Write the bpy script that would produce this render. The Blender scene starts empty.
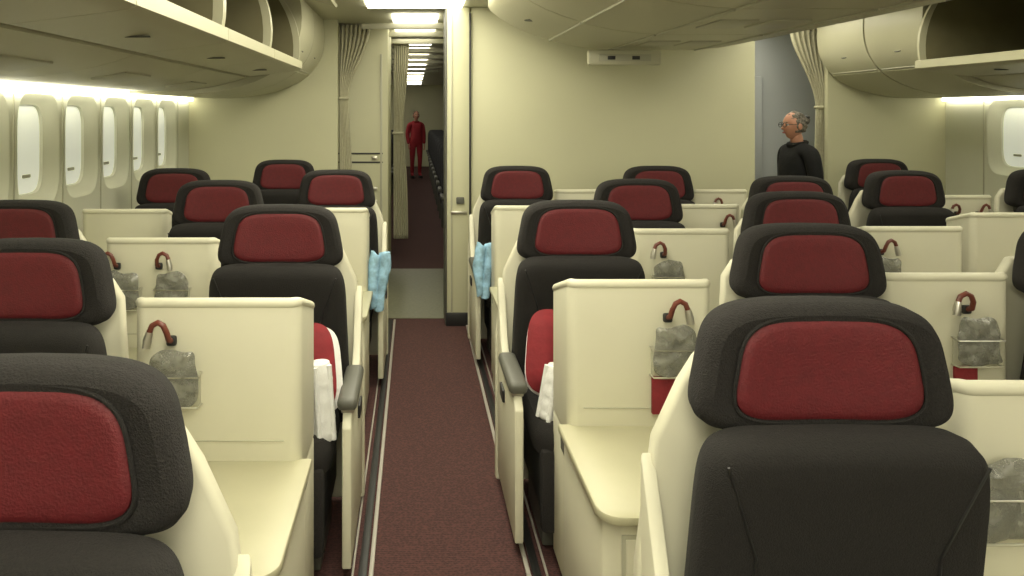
import bpy, bmesh, math, random
from mathutils import Vector, Matrix
random.seed(4)
S=bpy.context.scene
S.view_settings.view_transform='Standard'
COL=S.collection
# ------------------------------------------------------------ materials
def mat(name,c,rough=.5,noise=None,bump=None,metal=0,emit=None,es=0,trans=0,coat=0,alpha=1):
    m=bpy.data.materials.new(name); m.use_nodes=True
    nt=m.node_tree; b=nt.nodes['Principled BSDF']
    b.inputs['Base Color'].default_value=(*c,1); b.inputs['Roughness'].default_value=rough
    b.inputs['Metallic'].default_value=metal; b.inputs['Alpha'].default_value=alpha
    if trans: b.inputs['Transmission Weight'].default_value=trans
    if coat: b.inputs['Coat Weight'].default_value=coat
    if emit: 
        b.inputs['Emission Color'].default_value=(*emit,1); b.inputs['Emission Strength'].default_value=es
    tc=nt.nodes.new('ShaderNodeTexCoord')
    if noise:
        sc,amt=noise
        n=nt.nodes.new('ShaderNodeTexNoise'); n.inputs['Scale'].default_value=sc; n.inputs['Detail'].default_value=4
        r=nt.nodes.new('ShaderNodeValToRGB')
        r.color_ramp.elements[0].position=.3; r.color_ramp.elements[1].position=.7
        r.color_ramp.elements[0].color=(*[v*(1-amt) for v in c],1)
        r.color_ramp.elements[1].color=(*[min(1,v*(1+amt)) for v in c],1)
        nt.links.new(tc.outputs['Object'],n.inputs['Vector']); nt.links.new(n.outputs['Fac'],r.inputs['Fac'])
        nt.links.new(r.outputs['Color'],b.inputs['Base Color'])
    if bump:
        sc,st=bump
        n2=nt.nodes.new('ShaderNodeTexNoise'); n2.inputs['Scale'].default_value=sc; n2.inputs['Detail'].default_value=3
        bp=nt.nodes.new('ShaderNodeBump'); bp.inputs['Strength'].default_value=st; bp.inputs['Distance'].default_value=.01
        nt.links.new(tc.outputs['Object'],n2.inputs['Vector']); nt.links.new(n2.outputs['Fac'],bp.inputs['Height'])
        nt.links.new(bp.outputs['Normal'],b.inputs['Normal'])
    return m
M={}
M['shell']=mat('cream_plastic',(.62,.60,.465),.5,(3,.03))
M['shelledge']=mat('cream_plastic_edge',(.42,.41,.31),.4)
M['desk']=mat('desk_laminate',(.43,.41,.275),.42,(6,.04))
M['wall']=mat('bulkhead_laminate',(.52,.51,.345),.6,(1.2,.04))
M['side']=mat('sidewall_plastic',(.66,.665,.54),.5,(2,.02))
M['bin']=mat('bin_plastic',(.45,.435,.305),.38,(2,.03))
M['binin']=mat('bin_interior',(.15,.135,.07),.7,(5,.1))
M['ceil']=mat('ceiling_panel',(.60,.59,.46),.6)
M['fab']=mat('charcoal_fabric',(.0135,.0115,.0105),.95,(180,.35),(300,.5))
M['fab2']=mat('charcoal_fabric_back',(.0115,.010,.009),.95,(220,.3),(350,.4))
M['red']=mat('red_upholstery',(.105,.0055,.009),.65,(60,.12),(220,.25))
M['redc']=mat('red_pillow_cloth',(.20,.012,.018),.8,(20,.15),(40,.3))
M['white']=mat('white_blanket_cloth',(.72,.72,.70),.9,(30,.05),(60,.4))
M['blue']=mat('blue_cloth',(.30,.50,.66),.85,(18,.45),(30,.5))
M['dark']=mat('dark_plastic',(.015,.015,.015),.45)
M['grey']=mat('grey_armrest',(.085,.085,.07),.5)
M['metal']=mat('brushed_metal',(.55,.53,.47),.3,metal=.9)
M['hose']=mat('lamp_hose_leather',(.13,.03,.018),.4)
M['track']=mat('seat_track_cover',(.36,.34,.30),.4)
M['bag']=mat('clear_grey_plastic_bag',(.24,.24,.205),.16,(26,.4),(45,.8),coat=.6,alpha=.62)
M['curt']=mat('curtain_cloth',(.42,.40,.28),.85,(40,.06),(120,.2))
M['gfloor']=mat('galley_floor_vinyl',(.15,.15,.10),.45,(40,.15))
M['lav']=mat('lavatory_wall_grey',(.40,.42,.43),.5,(2,.04))
M['cove']=mat('cove_light',(1,1,1),.5,emit=(1,.96,.74),es=8.0)
M['strip']=mat('ceiling_light',(1,1,1),.5,emit=(1,.95,.74),es=9.6)
M['gstrip']=mat('galley_light',(1,1,1),.5,emit=(1,.95,.78),es=4.5)
M['shade']=mat('window_shade',(.75,.77,.68),.6,(3,.02),emit=(.96,1,.86),es=.32)  # emission stands in for daylight coming through the closed shade
M['skin']=mat('skin',(.42,.20,.13),.55,(12,.08))
M['hair']=mat('grey_hair',(.13,.115,.095),.8,(60,.6),(80,.6))
M['hair2']=mat('brown_hair',(.05,.03,.02),.8)
M['blackc']=mat('black_jacket',(.005,.005,.006),.95,(30,.2),(40,.3))
M['redu']=mat('red_uniform',(.30,.015,.025),.8)
M['eyew']=mat('eye_white',(.7,.7,.7),.3)
M['lip']=mat('lips',(.35,.10,.08),.5)
M['sign']=mat('sign_panel',(.50,.49,.36),.4)
M['eco']=mat('economy_seat_fabric',(.03,.03,.035),.9,(40,.2))
def carpet(name='maroon_carpet',f=.60):
    m=mat(name,(.085,.030,.032),.95)
    nt=m.node_tree; b=nt.nodes['Principled BSDF']; tc=nt.nodes.new('ShaderNodeTexCoord')
    v=nt.nodes.new('ShaderNodeTexVoronoi'); v.inputs['Scale'].default_value=95
    n=nt.nodes.new('ShaderNodeTexNoise'); n.inputs['Scale'].default_value=160
    w=nt.nodes.new('ShaderNodeTexWave'); w.inputs['Scale'].default_value=26; w.bands_direction='Y'; w.inputs['Distortion'].default_value=1
    r=nt.nodes.new('ShaderNodeValToRGB')
    r.color_ramp.elements[0].color=(.020*f,.007*f,.008*f,1); r.color_ramp.elements[1].color=(.120*f,.042*f,.037*f,1)
    mx=nt.nodes.new('ShaderNodeMath'); mx.operation='MULTIPLY_ADD'; mx.inputs[1].default_value=.35
    nt.links.new(tc.outputs['Object'],v.inputs['Vector']); nt.links.new(tc.outputs['Object'],n.inputs['Vector']); nt.links.new(tc.outputs['Object'],w.inputs['Vector'])
    nt.links.new(w.outputs['Fac'],mx.inputs[0]); nt.links.new(v.outputs['Distance'],mx.inputs[2])
    nt.links.new(mx.outputs[0],r.inputs['Fac']); nt.links.new(r.outputs['Color'],b.inputs['Base Color'])
    bp=nt.nodes.new('ShaderNodeBump'); bp.inputs['Strength'].default_value=.5; bp.inputs['Distance'].default_value=.004
    nt.links.new(n.outputs['Fac'],bp.inputs['Height']); nt.links.new(bp.outputs['Normal'],b.inputs['Normal'])
    return m
M['carpet']=carpet()
# ------------------------------------------------------------ mesh builder
class MB:
    def __init__(s): s.v=[];s.f=[];s.m=[];s.mats=[]
    def mi(s,k):
        if k not in s.mats: s.mats.append(k)
        return s.mats.index(k)
    def raw(s,vs,fs,k,T=None):
        o=len(s.v); i=s.mi(k)
        for p in vs:
            p=Vector(p); s.v.append(tuple(T@p if T else p))
        for f in fs: s.f.append([o+a for a in f]); s.m.append(i)
    def bm(s,b,k,T=None):
        b.verts.index_update()
        s.raw([v.co.copy() for v in b.verts],[[v.index for v in f.verts] for f in b.faces],k,T); b.free()
    def rbox(s,size,loc,k,r=.01,seg=2,rot=(0,0,0)):
        b=bmesh.new(); bmesh.ops.create_cube(b,size=1)
        for v in b.verts: v.co=Vector((v.co.x*size[0],v.co.y*size[1],v.co.z*size[2]))
        if r>0: bmesh.ops.bevel(b,geom=list(b.edges),offset=min(r,min(size)*.49),segments=seg,profile=.5,affect='EDGES')
        T=Matrix.Translation(loc)@Matrix.Rotation(rot[2],4,'Z')@Matrix.Rotation(rot[1],4,'Y')@Matrix.Rotation(rot[0],4,'X')
        s.bm(b,k,T)
    def prism(s,pts,a,b_,axis,k,bev=0,seg=2,T=None):
        def P(p,t):
            return {'x':(t,p[0],p[1]),'y':(p[0],t,p[1]),'z':(p[0],p[1],t)}[axis]
        b=bmesh.new(); A=[b.verts.new(P(p,a)) for p in pts]; B=[b.verts.new(P(p,b_)) for p in pts]
        n=len(pts); b.faces.new(A); b.faces.new(B[::-1])
        for i in range(n): b.faces.new((A[i],B[i],B[(i+1)%n],A[(i+1)%n]))
        bmesh.ops.recalc_face_normals(b,faces=b.faces)
        if bev>0:
            ed=[e for e in b.edges if len(e.link_faces)==2 and e.calc_face_angle(0)>.6]
            bmesh.ops.bevel(b,geom=ed,offset=bev,segments=seg,profile=.5,affect='EDGES',clamp_overlap=True)
        s.bm(b,k,T)
    def tube(s,pts,rad,k,n=10):
        pts=[Vector(p) for p in pts]
        if not hasattr(rad,'__len__'): rad=[rad]*len(pts)
        vs=[];fs=[]; up=Vector((.13,.21,.97))
        for i,p in enumerate(pts):
            d=(pts[min(i+1,len(pts)-1)]-pts[max(i-1,0)]).normalized()
            u=d.cross(up); 
            if u.length<.05: u=d.cross(Vector((1,0,0)))
            u.normalize(); w=d.cross(u)
            for j in range(n):
                a=2*math.pi*j/n; vs.append(p+(u*math.cos(a)+w*math.sin(a))*rad[i])
        for i in range(len(pts)-1):
            for j in range(n):
                fs.append((i*n+j,i*n+(j+1)%n,(i+1)*n+(j+1)%n,(i+1)*n+j))
        fs.append(tuple(range(n))[::-1]); fs.append(tuple((len(pts)-1)*n+j for j in range(n)))
        s.raw(vs,fs,k)
    def pad(s,a,b,rings,k,ex=3.2,taper=0,wing=0,T=None,n=56,warp=None):
        vs=[];fs=[]
        for (ins,y) in rings:
            aa=max(a-ins,.002); bb=max(b-ins,.002)
            for j in range(n):
                t=2*math.pi*j/n; c,sn=math.cos(t),math.sin(t)
                x=aa*math.copysign(abs(c)**(2/ex),c); z=bb*math.copysign(abs(sn)**(2/ex),sn)
                x*=1-taper*z/b
                yy=y-wing*(x/a)**2
                p=Vector((x,yy,z))
                if warp: p=warp(p)
                vs.append(p)
        m=len(rings)
        for i in range(m-1):
            for j in range(n):
                fs.append((i*n+j,i*n+(j+1)%n,(i+1)*n+(j+1)%n,(i+1)*n+j))
        fs.append(tuple(range(n))[::-1]); fs.append(tuple((m-1)*n+j for j in range(n)))
        s.raw(vs,fs,k,T)
    def ell(s,loc,r,k,fn=None,u=24,v=16,rot=None):
        b=bmesh.new(); bmesh.ops.create_uvsphere(b,u_segments=u,v_segments=v,radius=1)
        for q in b.verts:
            p=Vector((q.co.x*r[0],q.co.y*r[1],q.co.z*r[2]))
            if fn: p=fn(p)
            q.co=p
        T=Matrix.Translation(loc)
        if rot: T=T@Matrix.Rotation(rot[2],4,'Z')@Matrix.Rotation(rot[1],4,'Y')@Matrix.Rotation(rot[0],4,'X')
        s.bm(b,k,T)
    def mesh(s,name,ang=38):
        me=bpy.data.meshes.new(name); me.from_pydata([tuple(v) for v in s.v],[],s.f)
        for k in s.mats: me.materials.append(M[k])
        for p,i in zip(me.polygons,s.m): p.material_index=i
        b=bmesh.new(); b.from_mesh(me); bmesh.ops.recalc_face_normals(b,faces=b.faces); b.to_mesh(me); b.free()
        me.shade_smooth(); me.set_sharp_from_angle(angle=math.radians(ang)); me.update()
        return me
    def obj(s,name,loc=(0,0,0),rot=(0,0,0),ang=38):
        return put(s.mesh(name,ang),name,loc,rot)
def put(me,name,loc=(0,0,0),rot=(0,0,0),scale=(1,1,1)):
    o=bpy.data.objects.new(name,me); o.location=loc; o.rotation_euler=rot; o.scale=scale; COL.objects.link(o); return o
# ------------------------------------------------------------ room
XL,XR=-1.95,4.60; YF,YB,YS=-2.0,5.63,6.40; ZC=2.42; YE=22.0
def box(name,x0,x1,y0,y1,z0,z1,k,r=0):
    b=MB(); b.rbox((x1-x0,y1-y0,z1-z0),(0,0,0),k,r); return b.obj(name,((x0+x1)/2,(y0+y1)/2,(z0+z1)/2))
box('floor',XL-.1,XR+.1,YF,YE,-.06,0,'carpet')
box('floor_galley_vinyl',-.64,3.5,5.80,7.62,.0005,.006,'gfloor')
box('ceiling',XL-.1,XR+.1,YF,YE,ZC,ZC+.06,'ceil')
box('wall_front',XL-.1,XR+.1,YF-.06,YF,0,ZC,'side')
box('wall_rear',XL-.1,XR+.1,YE,YE+.06,0,ZC,'wall')
def sidewall(name,X,out,wys):
    zc,h2,w2=1.425,.30,.215; pitch=.50; N=48
    vs=[];fs=[]
    def loop(cy,a,b,x,ex=4.2):
        r=[]
        for j in range(N):
            t=2*math.pi*j/N; c,sn=math.cos(t),math.sin(t)
            r.append((x,cy+a*math.copysign(abs(c)**(2/ex),c),zc+b*math.copysign(abs(sn)**(2/ex),sn)))
        return r
    zb,zt=1.05,1.80
    for i,cy in enumerate(wys):
        A=[]
        for j in range(N):
            t=2*math.pi*j/N+1e-6; c,sn=math.cos(t),math.sin(t)
            k=min((pitch/2)/abs(c) if abs(c)>1e-9 else 1e9,((zt-zc) if sn>0 else (zc-zb))/abs(sn) if abs(sn)>1e-9 else 1e9)
            A.append((X,cy+k*c,zc+k*sn))
        B_=loop(cy,w2,h2,X)
        o=len(vs); vs+=A+B_
        cor=[(X,cy+sx*pitch/2,z) for sx,z in((1,zt),(-1,zt),(-1,zb),(1,zb))]
        oc=len(vs); vs+=cor
        for j in range(N):
            j2=(j+1)%N
            p,q=A[j],A[j2]
            py=abs(abs(p[1]-cy)-pitch/2)<1e-6; qy=abs(abs(q[1]-cy)-pitch/2)<1e-6
            f=[o+j,o+j2,o+N+j2,o+N+j]
            if py!=qy:
                yy=p[1] if py else q[1]; zz=q[2] if py else p[2]
                for kk,cc in enumerate(cor):
                    if abs(cc[1]-yy)<1e-5 and abs(cc[2]-zz)<1e-5: f=[o+j,oc+kk,o+j2,o+N+j2,o+N+j]
            fs.append(f)
        w=MB(); L=[loop(cy,w2,h2,X),loop(cy,w2-.012,h2-.012,X+out*.008),loop(cy,w2-.055,h2-.055,X+out*.055),loop(cy,w2-.065,h2-.065,X+out*.058),loop(cy,w2-.07,h2-.07,X+out*.075)]
        v2=[p for l in L for p in l]; f2=[(a*N+j,a*N+(j+1)%N,(a+1)*N+(j+1)%N,(a+1)*N+j) for a in range(len(L)-1) for j in range(N)]
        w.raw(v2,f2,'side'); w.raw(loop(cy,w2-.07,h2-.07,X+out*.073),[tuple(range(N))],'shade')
        w.rbox((.012,.07,.018),(X+out*.068,cy,zc-.14),'shelledge',.004)
        w.obj('window_%d'%wcount[0]); wcount[0]+=1
    y0,y1=wys[0]-pitch/2,wys[-1]+pitch/2
    def q(ya,yb,za,zb_):
        o=len(vs); vs.extend([(X,ya,za),(X,yb,za),(X,yb,zb_),(X,ya,zb_)]); fs.append((o,o+1,o+2,o+3))
    q(y0,y1,0,zb); q(y0,y1,zt,ZC); q(YF,y0,0,ZC); q(y1,YE,0,ZC)
    b=MB(); b.raw(vs,fs,'side'); b.obj(name)
wcount=[1]
sidewall('wall_left',XL,-1,[1.85+.5*i for i in range(9)])
sidewall('wall_right',XR,1,[1.72+.5*i for i in range(9)])
for X,sg,ys in((XL,1,[1.6+.5*i for i in range(10)]),(XR,-1,[1.47+.5*i for i in range(10)])):
    b=MB()
    for y in ys: b.rbox((.006,.010,1.7),(X+sg*.002,y,.86),'shelledge',.001)
    b.obj('trim_panel_joints')
box('wall_bulkhead_left',XL,-.66,YS,YS+.05,0,ZC,'wall')
box('wall_bulkhead_center',.43,2.60,YB,7.6,0,ZC,'wall',.012)
box('wall_bulkhead_right',3.58,XR,YS,YS+.05,0,ZC,'wall')
b=MB()
b.rbox((.18,.30,ZC),(.335,5.76,ZC/2),'wall',.015)
b.rbox((.012,.01,ZC-.1),(.285,5.607,ZC/2),'shelledge',.002)
b.rbox((.014,.012,ZC-.1),(.425,5.603,ZC/2),'dark',.002)
b.rbox((.014,.30,ZC-.02),(.243,5.757,ZC/2),'grey',.002)
b.rbox((.06,.02,.05),(.35,5.60,.95),'grey',.006); b.rbox((.12,.02,.02),(.34,5.60,.86),'metal',.004)
b.rbox((.19,.02,.10),(.335,5.602,.05),'dark',.004)
b.obj('door_post')
b=MB()
b.rbox((1.2,.85,ZC),(-.835,7.20,ZC/2),'wall',.015)
for z in(.14,.62,1.16,1.24): b.rbox((1.1,.012,.014),(-.835,6.772,z),'dark',.002)
b.rbox((.02,.012,2.1),(-.30,6.770,1.1),'shelledge',.002)
b.rbox((.05,.03,.03),(-.36,6.765,1.20),'metal',.006)
for z in(.5,.62): b.rbox((.05,.03,.03),(-.36,6.765,z+.3),'metal',.006)
b.obj('galley_cabinet')
b=MB()
b.rbox((2.3,.06,ZC),(3.4,7.2,ZC/2),'lav',.0)
b.rbox((.62,.03,1.95),(3.06,7.155,.99),'lav',.02); b.rbox((.02,.02,1.95),(2.745,7.14,.99),'metal',.004)
b.rbox((.10,.02,.06),(2.90,7.13,1.18),'dark',.006); b.rbox((.10,.015,.14),(2.86,7.13,1.36),'white',.004)
b.rbox((.04,.05,.10),(2.80,7.11,1.0),'metal',.01); b.rbox((.05,.02,.03),(2.88,7.13,1.28),'hose',.004)
b.obj('door_1')
b=MB()
for x in(-.150,.400):
    b.rbox((.016,7.7,.010),(x,1.9,.005),'track',.003); 
for x in(-.180,.430): b.rbox((.030,7.7,.008),(x,1.9,.004),'dark',.002)
for x in(-.215,.465): b.rbox((.008,7.7,.008),(x,1.9,.004),'track',.002)
b.obj('trim_seat_track')
# ------------------------------------------------------------ bins
def arc(p0,p1,p2,n=8):
    return [((1-t)**2*p0[0]+2*t*(1-t)*p1[0]+t*t*p2[0],(1-t)**2*p0[1]+2*t*(1-t)*p1[1]+t*t*p2[1]) for t in[i/n for i in range(n+1)]]
def openbin(L):
    b=MB()
    bot=[(0,1.77)]+arc((.05,1.765),(.5,1.74),(.80,1.855),8)
    top=[(.80,1.885),(.5,1.83),(0,1.83)]
    b.prism(bot+top,0,L,'y','bin')
    lip=arc((.83,1.862),(1.0,1.88),(1.17,1.905),5)+[(1.185,1.915),(1.185,1.965),(1.165,1.97),(1.15,1.93),(.9,1.90),(.83,1.89)]
    b.prism(lip,0,L,'y','bin',0)
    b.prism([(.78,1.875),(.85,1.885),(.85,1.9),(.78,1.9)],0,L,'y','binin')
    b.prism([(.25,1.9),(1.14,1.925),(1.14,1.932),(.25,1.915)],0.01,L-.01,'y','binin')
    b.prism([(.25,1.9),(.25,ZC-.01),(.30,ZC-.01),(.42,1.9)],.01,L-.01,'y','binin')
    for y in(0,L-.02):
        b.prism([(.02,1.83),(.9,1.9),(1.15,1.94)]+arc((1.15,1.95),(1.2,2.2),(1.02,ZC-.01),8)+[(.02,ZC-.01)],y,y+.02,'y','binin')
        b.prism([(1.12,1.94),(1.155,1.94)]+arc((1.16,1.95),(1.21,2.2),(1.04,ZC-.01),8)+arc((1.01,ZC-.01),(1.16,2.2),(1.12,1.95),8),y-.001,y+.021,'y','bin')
    b.prism(arc((1.02,ZC-.005),(1.25,2.40),(1.42,2.33),6)+[(1.43,2.345)]+arc((1.42,2.36),(1.25,2.418),(1.02,ZC-.001),6),.02,L-.02,'y','bin')
    b.pad(.045,.016,[(.008,-.006),(.003,-.006),(0,0)],'grey',2,T=Matrix.Translation((1.0,L/2,1.876))@Matrix.Rotation(math.radians(98),4,'X')@Matrix.Rotation(math.pi,4,'Z'),n=24)
    b.rbox((.16,.34,.012),(.55,L/2,1.787),'shelledge',.005,rot=(0,-.18,0))
    return b.mesh('overhead_bin')
def closedbin(L):
    b=MB()
    prof=[(0,1.75)]+arc((.05,1.745),(.72,1.70),(1.0,1.93),8)+arc((1.0,1.935),(1.18,2.10),(1.12,ZC-.005),8)+[(0,ZC-.005)]
    b.prism(prof,0,L,'y','bin')
    b.pad(.05,.018,[(.008,-.006),(.003,-.006),(0,0)],'grey',2,T=Matrix.Translation((1.085,L/2,2.07))@Matrix.Rotation(math.radians(90),4,'Z')@Matrix.Rotation(math.radians(-25),4,'X'),n=24)
    b.tube([(1.012,.02,1.948),(1.012,L-.02,1.948)],.006,'shelledge',6)
    return b.mesh('overhead_bin')
ob=openbin(1.0); cbl=closedbin(.65)
for i in range(7): put(ob,'overhead_bin',(XL+.001,-1.98+1.005*i,0))
for i in range(2): put(cbl,'overhead_bin',(XL+.001,5.07+.66*i,0),scale=(1.04,1,1))
for i in range(6): put(ob,'overhead_bin',(XR-.001,-1.02+1.005*i,0),scale=(-1.02,1,1))
for i in range(2): put(cbl,'overhead_bin',(XR-.001,5.04+.67*i,0),scale=(-1.0,1,1))
def cbin(L):
    b=MB(); pr=[(-1.1,ZC-.005),(-1.10,2.33)]+arc((-1.08,2.30),(-.95,2.18),(-.70,2.11),5)
    left=pr+arc((-.68,2.10),(-.5,2.05),(-.28,2.04),5)
    prof=left+[(-x,z) for x,z in left[::-1]]
    b.prism(prof,0,L,'y','bin')
    for sx in(-1,1):
        b.tube([(sx*.69,.01,2.104),(sx*.69,L-.01,2.104)],.008,'shelledge',6)
        b.tube([(sx*.29,.01,2.038),(sx*.29,L-.01,2.038)],.007,'shelledge',6)
        b.pad(.05,.018,[(.008,-.006),(.003,-.006),(0,0)],'grey',2,T=Matrix.Translation((sx*.88,L/2,2.18))@Matrix.Rotation(math.radians(80),4,'X'),n=24)
        b.rbox((.18,.30,.012),(sx*.12,L/2,2.038),'shelledge',.005)
    return b.mesh('overhead_bin_center')
cm=cbin(.983)
for i in range(7): put(cm,'overhead_bin_center',(1.60,-1.95+.993*i,0))
b=MB(); b.rbox((.48,.05,.10),(0,0,0),'sign',.014); b.rbox((.34,.01,.045),(0,-.026,-.004),'shelledge',.003)
b.rbox((.05,.006,.024),(-.09,-.032,-.004),'dark',.002); b.rbox((.05,.006,.024),(.07,-.032,-.004),'dark',.002)
b.obj('exit_sign',(1.38,4.86,1.978))
# ------------------------------------------------------------ lights (real strips, plus an added economy fill)
def strip(name,x0,x1,y0,y1,z0,z1,k): return box(name,x0,x1,y0,y1,z0,z1,k)
strip('ceiling_light_strip',-.35,.36,-1.8,5.62,ZC-.012,ZC-.002,'strip')
strip('ceiling_light_strip',2.76,3.02,-1.8,5.55,ZC-.012,ZC-.002,'strip')
strip('ceiling_light_strip',2.66,3.3,5.7,7.0,ZC-.012,ZC-.002,'gstrip')
strip('cove_light_strip',XL+.012,XL+.045,-1.8,6.38,1.715,1.742,'cove')
strip('cove_light_strip',XR-.045,XR-.012,-1.8,6.38,1.715,1.742,'cove')
for y in(6.0,6.6,7.2,8.2,9.2,10.2,11.2,12.2,13.4,14.6,16,17.4,19,20.5):
    strip('galley_ceiling_light',-.18,.20,y,y+.4,2.395,2.41,'gstrip')
strip('economy_fill_strip',-1.6,-1.3,8.2,21,2.395,2.41,'gstrip')  # out-of-view strip added to brighten the far cabin
b=MB()
for y in(6.3,6.95,7.65,8.8,9.8,10.8,12,13.2): b.rbox((.9,.04,.05),(.0,y,2.35),'shelledge',.01)
b.obj('trim_ceiling_rails')
def curtain(name,x0,x1,y,ztop,ztie,zbot,wt,wtie,wb,anchor,k='curt'):
    nx,nz=60,40; vs=[];fs=[]
    for i in range(nz+1):
        z=ztop+(zbot-ztop)*i/nz
        if z>ztie: t=(ztop-z)/(ztop-ztie); w=wt+(wtie-wt)*(t*t*(3-2*t))
        else: t=min(1,(ztie-z)/(ztie-zbot)); w=wtie+(wb-wtie)*(1-(1-t)**2.5)
        for j in range(nx+1):
            u=j/nx; x=anchor[0]+anchor[1]*w*u
            a=.022*(.5+.5*w/wt)
            vs.append((x,y+a*math.sin(u*2*math.pi*7)+.006*math.sin(9*z+u*5),z))
    for i in range(nz):
        for j in range(nx):
            o=i*(nx+1)+j; fs.append((o,o+1,o+nx+2,o+nx+1))
    b=MB(); b.raw(vs,fs,k)
    xm=anchor[0]+anchor[1]*wtie/2
    b.rbox((wtie+.02,.07,.03),(xm,y,ztie),k,.012)
    b.tube([(x0,y,ztop+.01),(x1,y,ztop+.01)],.012,'metal',8)
    o=b.obj(name,ang=180)
    md=o.modifiers.new('solid','SOLIDIFY'); md.thickness=.004
    return o
curtain('curtain',-.66,.23,6.49,2.38,1.74,.35,.27,.07,.12,(-.655,1))
curtain('curtain',2.62,3.62,6.49,2.36,1.66,.35,.32,.09,.12,(3.62,-1))
curtain('curtain',-.2,.42,7.72,2.33,1.4,.3,.16,.10,.15,(-.215,1))
# ------------------------------------------------------------ business seat (faces -Y)
def seatmesh(side):
    b=MB()
    T=Matrix.Translation((0,.015,1.120))
    def arch(p): return Vector((p.x,p.y,p.z-.010*(p.x/.25)**2*(1 if p.z>0 else .3)))
    hr=[(.115,-.040),(.07,-.046),(.04,-.052),(.022,-.054),(.010,-.046),(.002,-.028),(0,0),(.004,.03),(.025,.055),(.06,.062)]
    b.pad(.240,.128,hr,'fab',4.8,taper=.10,wing=.016,T=T,n=88,warp=arch)
    rr=[(.09,-.055),(.05,-.056),(.02,-.057),(.008,-.055),(.002,-.050),(0,-.04)]
    b.pad(.176,.100,rr,'red',4.0,taper=.095,wing=.014,T=T,n=80,warp=arch)
    n=80; pts=[]
    for j in range(n+1):
        t=2*math.pi*j/n; c,sn=math.cos(t),math.sin(t)
        x=.179*math.copysign(abs(c)**(2/4),c); z=.103*math.copysign(abs(sn)**(2/4),sn); x*=1-.095*z/.100
        p=arch(Vector((x,-.050-.014*(x/.176)**2,z))); pts.append((p.x,p.y+.015,p.z+1.120))
    b.tube(pts,.004,'fab2',6)
    T2=Matrix.Translation((0,-.030,.695))@Matrix.Rotation(math.radians(9),4,'X')
    br=[(.2,-.052),(.09,-.056),(.040,-.058),(.018,-.050),(.004,-.030),(0,0),(.006,.03),(.03,.05),(.1,.055)]
    ab=.274 if side else .262
    b.pad(ab,.332,br,'fab2',9,taper=.035,wing=.012,T=T2,n=96)
    for sx in(-1,1):
        pp=[]
        for i in range(10):
            z=.30-.56*i/9; u=i/9; xx=sx*(.235-.075*min(1,u*3)+.03*u); pp.append(T2@Vector((xx,-.0575-.012*(xx/ab)**2,z)))
        b.tube(pp,.0028,'dark',5)
    b.rbox((.34,.06,.10),(0,.03,1.0),'dark',.02)
    b.pad(.255,.225,[(.12,-.072),(.05,-.070),(.02,-.062),(.004,-.035),(0,0),(.01,.05)],'fab',5,T=Matrix.Translation((0,-.275,.43))@Matrix.Rotation(math.radians(-90),4,'X'))
    b.rbox((.46,.40,.22),(0,-.25,.28),'dark',.02)
    b.rbox((.42,.34,.16),(0,-.22,.09),'grey',.01)
    b.rbox((.46,.05,.30),(0,-.47,.26),'fab',.02)
    l=.33 if side==-1 else .262; r=.33 if side==1 else .262
    pr=[(-l,.02),(r,.02),(r,.66),(r-.28*(r-.20),.93),(.238,1.05),(.20,1.11),(-.20,1.11),(-.238,1.05),(-(l-.28*(l-.20)),.93),(-l,.66)]
    b.prism(pr,.085,.125,'y','shell',.012,3)
    if side:
        x=side*.305
        pts=[(.10,.06),(.10,.90),(.05,.80),(-.01,.67),(-.08,.60),(-.42,.58),(-.46,.54),(-.46,.06)]
        b.prism(pts,x-.016,x+.016,'x','shell',.006,2)
        b.rbox((.07,.36,.045),(x,-.27,.615),'grey',.018,3)
        b.rbox((.045,.30,.02),(x,-.27,.585),'metal',.005)
        b.rbox((.03,.50,.05),(x,-.18,.09),'grey',.006)
        b.rbox((.012,.10,.05),(x+side*.020,-.12,.48),'dark',.004)
    else:
        for sx in(-1,1):
            b.rbox((.05,.30,.04),(sx*.235,-.27,.60),'grey',.015)
            b.rbox((.03,.28,.20),(sx*.245,-.27,.49),'shell',.006)
    return b.mesh('business_class_seat')
SM={k:seatmesh(k) for k in(-1,0,1)}
seats=[(.80,1.47,-1),(1.31,2.47,0),(.685,3.13,-1),(1.79,3.47,0),(1.24,4.12,0),(2.20,4.32,0),(.71,5.12,-1),(1.68,5.12,0),(2.29,2.5,0),(1.87,1.47,0),
 (-.585,1.11,1),(-1.13,2.17,0),(-.535,2.98,1),(-1.67,3.13,0),(-1.065,4.05,0),(-.50,4.78,1),(-1.58,4.90,0),(-1.01,5.78,0),
 (3.12,4.72,-1),(3.68,5.88,0),(4.13,4.84,0)]
for x,y,s in seats: put(SM[s],'business_class_seat',(x,y,0))
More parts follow.
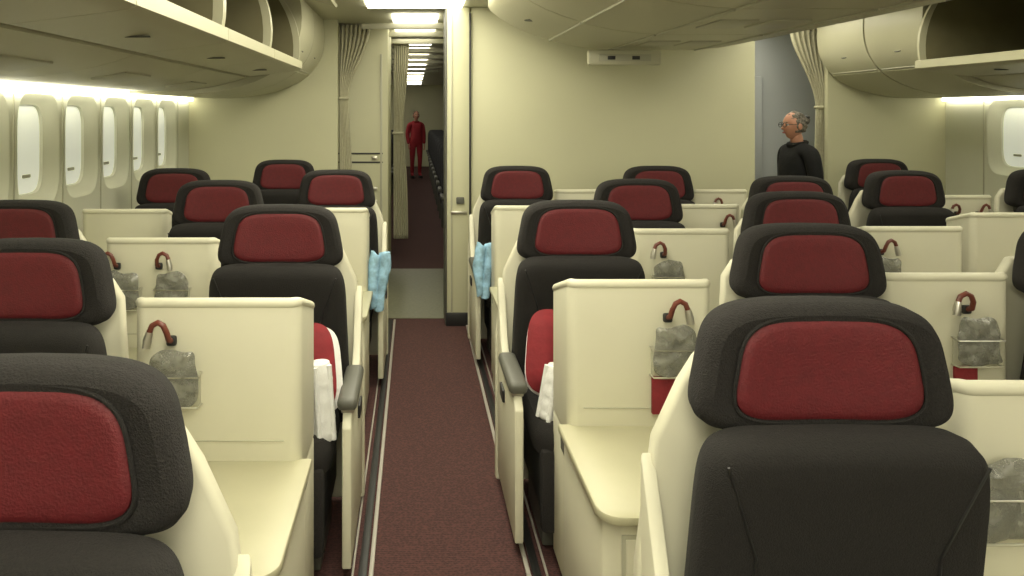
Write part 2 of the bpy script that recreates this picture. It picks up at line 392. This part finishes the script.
# ------------------------------------------------------------ console units
def console(w,side,lamps=(.03,),bags=(.03,),wing=.26,seed=0,red=False):
    b=MB(); h=w/2
    zt=1.065
    t=.026
    dl=wing if side==-1 else .10; dr=wing if side==1 else .10
    rc=.035
    def corner(cx,cy,a0,a1,r): return [(cx+r*math.cos(a),cy+r*math.sin(a)) for a in[a0+(a1-a0)*i/6 for i in range(7)]]
    outer=[(-h,dl)]+corner(-h+rc,rc,math.pi,1.5*math.pi,rc)+corner(h-rc,rc,1.5*math.pi,2*math.pi,rc)+[(h,dr)]
    inner=[(h-t,dr)]+corner(h-rc,rc,2*math.pi,1.5*math.pi,rc-t)+corner(-h+rc,rc,1.5*math.pi,math.pi,rc-t)+[(-h+t,dl)]
    i0=len(b.v)
    b.prism(outer+inner,.55,zt+.006,'z','shell',.007,3)
    path=[(p[0],p[1]-.002,zt-.006) for p in [((o[0]+i[0])/2,(o[1]+i[1])/2) for o,i in zip(outer,inner[::-1])]]
    b.tube(path,.0165,'shell',10)
    for i in range(i0,len(b.v)):
        x_,y_,z_=b.v[i]
        if z_>.95 and y_>.02: b.v[i]=(x_,y_,z_-(y_-.02)*.30)
    b.rbox((w-.10,.004,.003),(0,-.001,.66),'shelledge',.0005)
    b.rbox((w-.14,.03,.22),(0,t+.02,.90),'dark',.01)
    al=-h-(.03 if side==-1 else .0); ar=h+(.03 if side==1 else .0)
    d=-.54
    desk=[(al,.02),(al,d+.06)]+corner(al+.06,d+.06,math.pi,1.5*math.pi,.06)+corner(ar-.06,d+.06,1.5*math.pi,2*math.pi,.06)+[(ar,.02)]
    b.prism(desk,.575,.60,'z','desk',.006,2)
    b.prism([(al+.02,.02),(al+.02,d+.07),(al+.06,d+.03),(ar-.06,d+.03),(ar-.02,d+.07),(ar-.02,.02)],.03,.575,'z','shell',.006,2)
    b.rbox((ar-al-.12,.006,.36),((al+ar)/2,d+.028,.36),'shelledge',.002)
    b.rbox((ar-al-.14,.006,.34),((al+ar)/2,d+.024,.36),'shell',.002)
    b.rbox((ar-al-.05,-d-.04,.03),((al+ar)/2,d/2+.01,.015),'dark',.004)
    if side:
        x=side*(h-.012)
        b.rbox((.024,wing,.50),(x,wing/2,.30),'shell',.006)
        b.rbox((.006,.10,.04),(x+side*.012,.06,.50),'grey',.002)
    for li,lx in enumerate(lamps):
        sg=1 if (li+int(seed*3))%2==0 else -1
        b.rbox((.030,.018,.030),(lx,-.009,.955),'dark',.007)
        pts=[(lx,-.010,.955),(lx,-.035,.965),(lx+sg*.003,-.045,.99),(lx+sg*.012,-.047,1.01),(lx+sg*.027,-.046,1.018),(lx+sg*.045,-.044,1.008),(lx+sg*.052,-.044,.99)]
        b.tube(pts,.0085,'hose',10)
        b.tube([pts[-1],(lx+sg*.058,-.046,.965),(lx+sg*.060,-.047,.945)],[.010,.0125,.012],'metal',12)
    for q,cx in enumerate(bags):
        sd=seed+q*2.3
        def warp(p):
            a=.003*math.sin(61*p.x+83*p.z+sd)+.0025*math.sin(123*p.z-65*p.x+sd*2)+.002*math.sin(190*p.x+40*p.z)
            return Vector((p.x*(1-.9*p.z)+.003*math.sin(50*p.z+sd),p.y*.45+a,p.z+.005*math.sin(60*p.x+sd)+(.10*p.x*math.sin(sd) if p.z>0 else 0)))
        b.pad(.070,.080,[(.06,-.030),(.04,-.033),(.022,-.032),(.008,-.024),(0,-.006),(.004,.010),(.02,.018)],'bag',6,T=Matrix.Translation((cx,-.026,.852)),warp=warp,n=80)
        b.rbox((.148,.008,.10),(cx,-.008,.815),'shelledge',.003)
        b.tube([(cx-.076,-.004,.862),(cx-.077,-.042,.858),(cx+.077,-.042,.858),(cx+.076,-.004,.862)],.0022,'metal',6)
        b.tube([(cx-.076,-.004,.770),(cx-.074,-.038,.770),(cx+.074,-.038,.770),(cx+.076,-.004,.770)],.003,'shelledge',6)
        if red: b.rbox((.075,.016,.12),(cx-.035,-.012,.705),'redc',.004)
    return b.mesh('side_console')
cons=[(.735,.47,2.40,-1,(.085,),(.105,),.26,True),(1.25,.46,3.45,0,(-.09,),(-.07,),.1,False),(1.72,.42,4.37,0,(.10,),(),.1,False),(2.15,.40,5.2,0,(0,),(),.1,False),(1.20,.42,5.2,0,(),(),.1,False),
(.70,.46,4.30,-1,(),(),.2,False),(2.385,.48,3.52,1,(-.17,),(-.15,),.2,False),(1.80,.44,2.50,0,(.06,),(.09,),.1,True),(1.335,.47,1.49,0,(),(-.16,),.1,False),
(-.575,.49,2.16,1,(-.13,),(-.12,),.28,True),(-1.10,.48,3.20,0,(-.18,.0),(-.15,.06),.1,False),(-.49,.45,4.20,1,(),(),.2,False),(-1.63,.48,4.15,0,(),(),.1,False),
(3.27,.50,4.0,-1,(),(),.2,False),(3.63,.34,4.85,0,(-.08,.06),(),.05,False)]
for i,(x,w,y,s,lm,bg,wg,rd) in enumerate(cons):
    put(console(w,s,lm,bg,wg,seed=i*1.7,red=rd),'side_console',(x,y,0))
# ------------------------------------------------------------ pillows, blankets, blue cloths
def pillow(name,loc,rot,sx=.17,sz=.16):
    b=MB()
    rg=[(.13,-.060),(.09,-.055),(.05,-.040),(.02,-.018),(0,0),(.02,.018),(.05,.040),(.09,.055)]
    b.pad(sx,sz,rg,'redc',4)
    b.pad(sx*.98,sz*.98,[(a,y*.9+.030) for a,y in rg],'white',4,T=Matrix.Translation((.012,.0,-.012)))
    return b.obj(name,loc,rot,ang=60)
pillow('pillow',(.585,2.88,.68),(math.radians(-14),.22,.35))
pillow('pillow',(-.44,2.73,.67),(math.radians(-14),-.22,-.35))
def blanket(name,loc,rot,L=.26,r=.062):
    b=MB(); pts=[];rd=[]
    for i in range(15):
        t=i/14; pts.append((0,0,(t-.5)*L)); rd.append(r*(1 if 0<i<14 else .8)*(1+.06*math.sin(i*1.9)))
    b.tube(pts,rd,'white',22)
    for k in range(3):
        a=.5+k*1.3; b.tube([(math.cos(a)*r*.98,-abs(math.sin(a))*r*.98,-L*.48),(math.cos(a)*r*.98,-abs(math.sin(a))*r*.98,L*.48)],.010,'white',8)
    return b.obj(name,loc,rot,ang=60)
blanket('rolled_blanket',(.515,2.73,.585),(0,math.radians(10),0),.20,.042)
blanket('rolled_blanket',(-.325,2.60,.605),(0,math.radians(-4),0),.27,.043)
def cloth(name,loc):
    vs=[];fs=[];nx,nz=16,24
    for i in range(nz+1):
        for j in range(nx+1):
            u=j/nx; t=i/nz
            vs.append(((u-.5)*(.095+.03*math.sin(t*5)),.014*math.sin(u*13+t*4)-.02*t,-t*.32+.012*math.sin(u*9)))
    for i in range(nz):
        for j in range(nx):
            o=i*(nx+1)+j; fs.append((o,o+1,o+nx+2,o+nx+1))
    b=MB(); b.raw(vs,fs,'blue'); o=b.obj(name,loc,ang=180); m=o.modifiers.new('s','SOLIDIFY'); m.thickness=.02; return o
cloth('blue_blanket',(.435,4.59,.80)); cloth('blue_blanket',(-.205,4.30,.80))
# ------------------------------------------------------------ economy seats beyond
b=MB()
b.pad(.22,.36,[(.1,-.05),(.03,-.045),(0,-.01),(0,.03),(.03,.05)],'eco',6,T=Matrix.Translation((0,0,.80))@Matrix.Rotation(math.radians(6),4,'X'))
b.rbox((.44,.44,.14),(0,-.26,.42),'eco',.04); b.rbox((.05,.34,.05),(.245,-.2,.62),'grey',.015); b.rbox((.05,.34,.05),(-.245,-.2,.62),'grey',.015)
b.rbox((.40,.05,.36),(0,-.2,.18),'grey',.01); b.rbox((.28,.03,.14),(0,-.055,1.06),'white',.02)
em=b.mesh('economy_seat')
for i in range(13):
    for x in(.58,1.10,-.62): put(em,'economy_seat',(x,8.9+.85*i,0))
# ------------------------------------------------------------ people
def skinobj(name,V,E,R,k,parent,root=0,sub=2):
    me=bpy.data.meshes.new(name); me.from_pydata(V,E,[]); me.update()
    o=bpy.data.objects.new(name,me); COL.objects.link(o)
    o.modifiers.new('Skin','SKIN')
    sv=me.skin_vertices[0].data
    for i,r in enumerate(R): sv[i].radius=r if isinstance(r,tuple) else (r,r)
    for i in range(len(V)): sv[i].use_root=(i==root)
    o.modifiers['Skin'].use_smooth_shade=True
    m=o.modifiers.new('Sub','SUBSURF'); m.levels=sub; m.render_levels=sub
    me.materials.append(M[k]); o.parent=parent
    return o
def human(name,loc,ang,H,top,legs,hair,glasses=True,bun=True,bend=0):
    e=bpy.data.objects.new(name,None); COL.objects.link(e); e.location=loc; e.rotation_euler=(0,0,ang); s=H/1.70; e.scale=(s,s,s)
    V=[(0,0,.96),(0,-.005,1.08),(0,.005,1.22),(0,.015,1.34),(0,.02,1.425),
       (-.10,.02,1.385),(-.175,.025,1.355),(-.215,.045,1.10),(-.205,-.04,.86),
       (.10,.02,1.385),(.175,.025,1.355),(.215,.045,1.10),(.205,-.04,.86)]
    E=[(0,1),(1,2),(2,3),(3,4),(3,5),(5,6),(6,7),(7,8),(3,9),(9,10),(10,11),(11,12)]
    R=[(.165,.13),(.155,.13),(.16,.14),(.145,.125),(.07,.065),(.085,.08),(.075,.078),(.058,.062),(.038,.040),(.085,.08),(.075,.078),(.058,.062),(.038,.040)]
    V+=[(-.09,0,.86),(-.10,-.01,.50),(-.10,.02,.10),(-.105,-.12,.045),(.09,0,.86),(.10,-.01,.50),(.10,.02,.10),(.105,-.12,.045)]
    E+=[(0,13),(13,14),(14,15),(15,16),(0,17),(17,18),(18,19),(19,20)]
    R+=[(.095,.10),.066,.045,.038]*2
    skinobj('clothed_body',V,E,R,top,e)
    skinobj('neck',[(0,.02,1.40),(0,.012,1.47),(0,.0,1.53)],[(0,1),(1,2)],[.058,.052,.055],'skin',e,sub=2)
    for sx in(-1,1):
        w=Vector((sx*.205,-.04,.865)); pl=w+Vector((0,-.02,-.085))
        V=[w,w+Vector((0,-.008,-.04)),pl];E=[(0,1),(1,2)];R=[(.024,.03),(.022,.034),(.016,.036)]
        for q,(dy,L) in enumerate([(-.030,.070),(-.010,.080),(.010,.074),(.028,.058)]):
            a=pl+Vector((0,dy,-.008)); c=a+Vector((-sx*.006,dy*.1-.004,-L*.5)); d=c+Vector((-sx*.018,-.006,-L*.45))
            i=len(V); V+=[a,c,d]; E+=[(2,i),(i,i+1),(i+1,i+2)]; R+=[.0095,.0085,.007]
        i=len(V); V+=[w+Vector((-sx*.008,-.035,-.045)),w+Vector((-sx*.018,-.055,-.085))]; E+=[(1,i),(i,i+1)]; R+=[.010,.008]
        skinobj('hand',[tuple(v) for v in V],E,R,'skin',e,sub=1)
    b=MB(); hc=Vector((0,-.015,1.585))
    def hd(p):
        z=p.z/.118
        if z<0: p.x*=1-.34*abs(z)**1.5; p.y=p.y*(1+.18*z)-(.012*(-z))
        if p.y<0:
            p.y+=.006*math.exp(-((p.z-.012)/.012)**2)*(1 if abs(p.x)<.055 else 0)
            g=math.exp(-(p.x/.014)**2)
            if -.035<p.z<.02: p.y-=.026*g*(1-(p.z+.035)/.055)**.6
            p.y-=.006*math.exp(-((p.z+.062)/.010)**2)*math.exp(-(p.x/.025)**2)
            p.y-=.008*math.exp(-((p.z+.10)/.016)**2)*math.exp(-(p.x/.025)**2)
        return p
    b.ell(hc,(.075,.094,.118),'skin',hd,48,40)
    b.ell(hc+Vector((0,-.104,-.024)),(.012,.015,.012),'skin',u=12,v=8)
    b.ell(hc+Vector((0,-.092,-.060)),(.022,.009,.007),'lip',u=12,v=8)
    for sx in(-1,1):
        b.ell(hc+Vector((sx*.030,-.080,.008)),(.013,.012,.009),'eyew',u=12,v=8)
        b.ell(hc+Vector((sx*.030,-.091,.008)),(.006,.004,.006),'dark',u=10,v=8)
        b.ell(hc+Vector((sx*.030,-.089,.030)),(.018,.006,.004),hair,u=10,v=6)
        b.ell(hc+Vector((sx*.077,.006,-.005)),(.010,.020,.032),'skin',u=12,v=10)
        if glasses:
            pts=[hc+Vector((sx*.031+.024*math.cos(a),-.106,.006+.019*math.sin(a))) for a in[2*math.pi*i/16 for i in range(17)]]
            b.tube(pts,.0028,'dark',6)
            b.tube([hc+Vector((sx*.055,-.104,.010)),hc+Vector((sx*.078,-.06,.010)),hc+Vector((sx*.08,.01,.008))],.0028,'dark',6)
    if glasses: b.tube([hc+Vector((-.009,-.107,.01)),hc+Vector((.009,-.107,.01))],.0028,'dark',6)
    def hf(p):
        if p.y<-.045 and p.z<.045: p.y=-.04
        if p.z<-.06: p.z=-.06-(abs(p.z)-.06)*.3
        r=.003*math.sin(p.x*160)+.003*math.sin(p.z*140+p.y*60)
        return p*(1+r/.09)
    b.ell(hc+Vector((0,.014,.010)),(.082,.096,.114),hair,hf,48,36)
    if bun: 
        b.ell(hc+Vector((0,.112,.045)),(.036,.036,.040),hair,u=16,v=12)
        b.ell(hc+Vector((0,.118,.070)),(.040,.022,.020),'dark',u=16,v=8)
    o=b.obj('head'); o.parent=e
    c=MB(); c.tube([(.075*math.cos(a),.018+.068*math.sin(a),1.43+.012*math.sin(a)) for a in[2*math.pi*i/20 for i in range(21)]],.020,top,8)
    for sx in(-1,1): c.pad(.048,.125,[(.03,-.035),(.01,-.03),(0,-.01),(0,.03)],'dark',2.6,T=Matrix.Translation((sx*.103,-.05,.032))@Matrix.Rotation(math.radians(-90),4,'X'))
    o=c.obj('collar_and_shoes'); o.parent=e
    return e
human('standing_woman',(3.12,6.05,0.008),math.radians(-82),1.61,'blackc','blackc','hair')
human('flight_attendant',(.05,18.2,0.0),math.radians(15),1.64,'redu','redu','hair2',False,False)
# ------------------------------------------------------------ fill light (added, no fixture)
def area(name,loc,rot,sx,sy,e,c=(1,.95,.77)):
    l=bpy.data.lights.new(name,'AREA'); l.shape='RECTANGLE'; l.size=sx; l.size_y=sy; l.energy=e; l.color=c
    o=bpy.data.objects.new(name,l); o.location=loc; o.rotation_euler=rot; COL.objects.link(o)
area('front_fill_light',(1.2,-1.6,2.0),(math.radians(68),0,0),4.0,.6,34)  # added fill from behind the camera, brightens the seat fronts
w=bpy.data.worlds.new('World'); S.world=w; w.use_nodes=True
w.node_tree.nodes['Background'].inputs[0].default_value=(.9,.88,.7,1); w.node_tree.nodes['Background'].inputs[1].default_value=.3
# ------------------------------------------------------------ camera
cam=bpy.data.cameras.new('camera'); co=bpy.data.objects.new('camera',cam); COL.objects.link(co)
co.location=(0,0,1.62); co.rotation_euler=(math.radians(90),0,0)
cam.sensor_width=36; cam.lens=26; cam.shift_x=(512-414)/1024; cam.shift_y=-(288-112)/1024; cam.clip_start=.05
S.camera=co
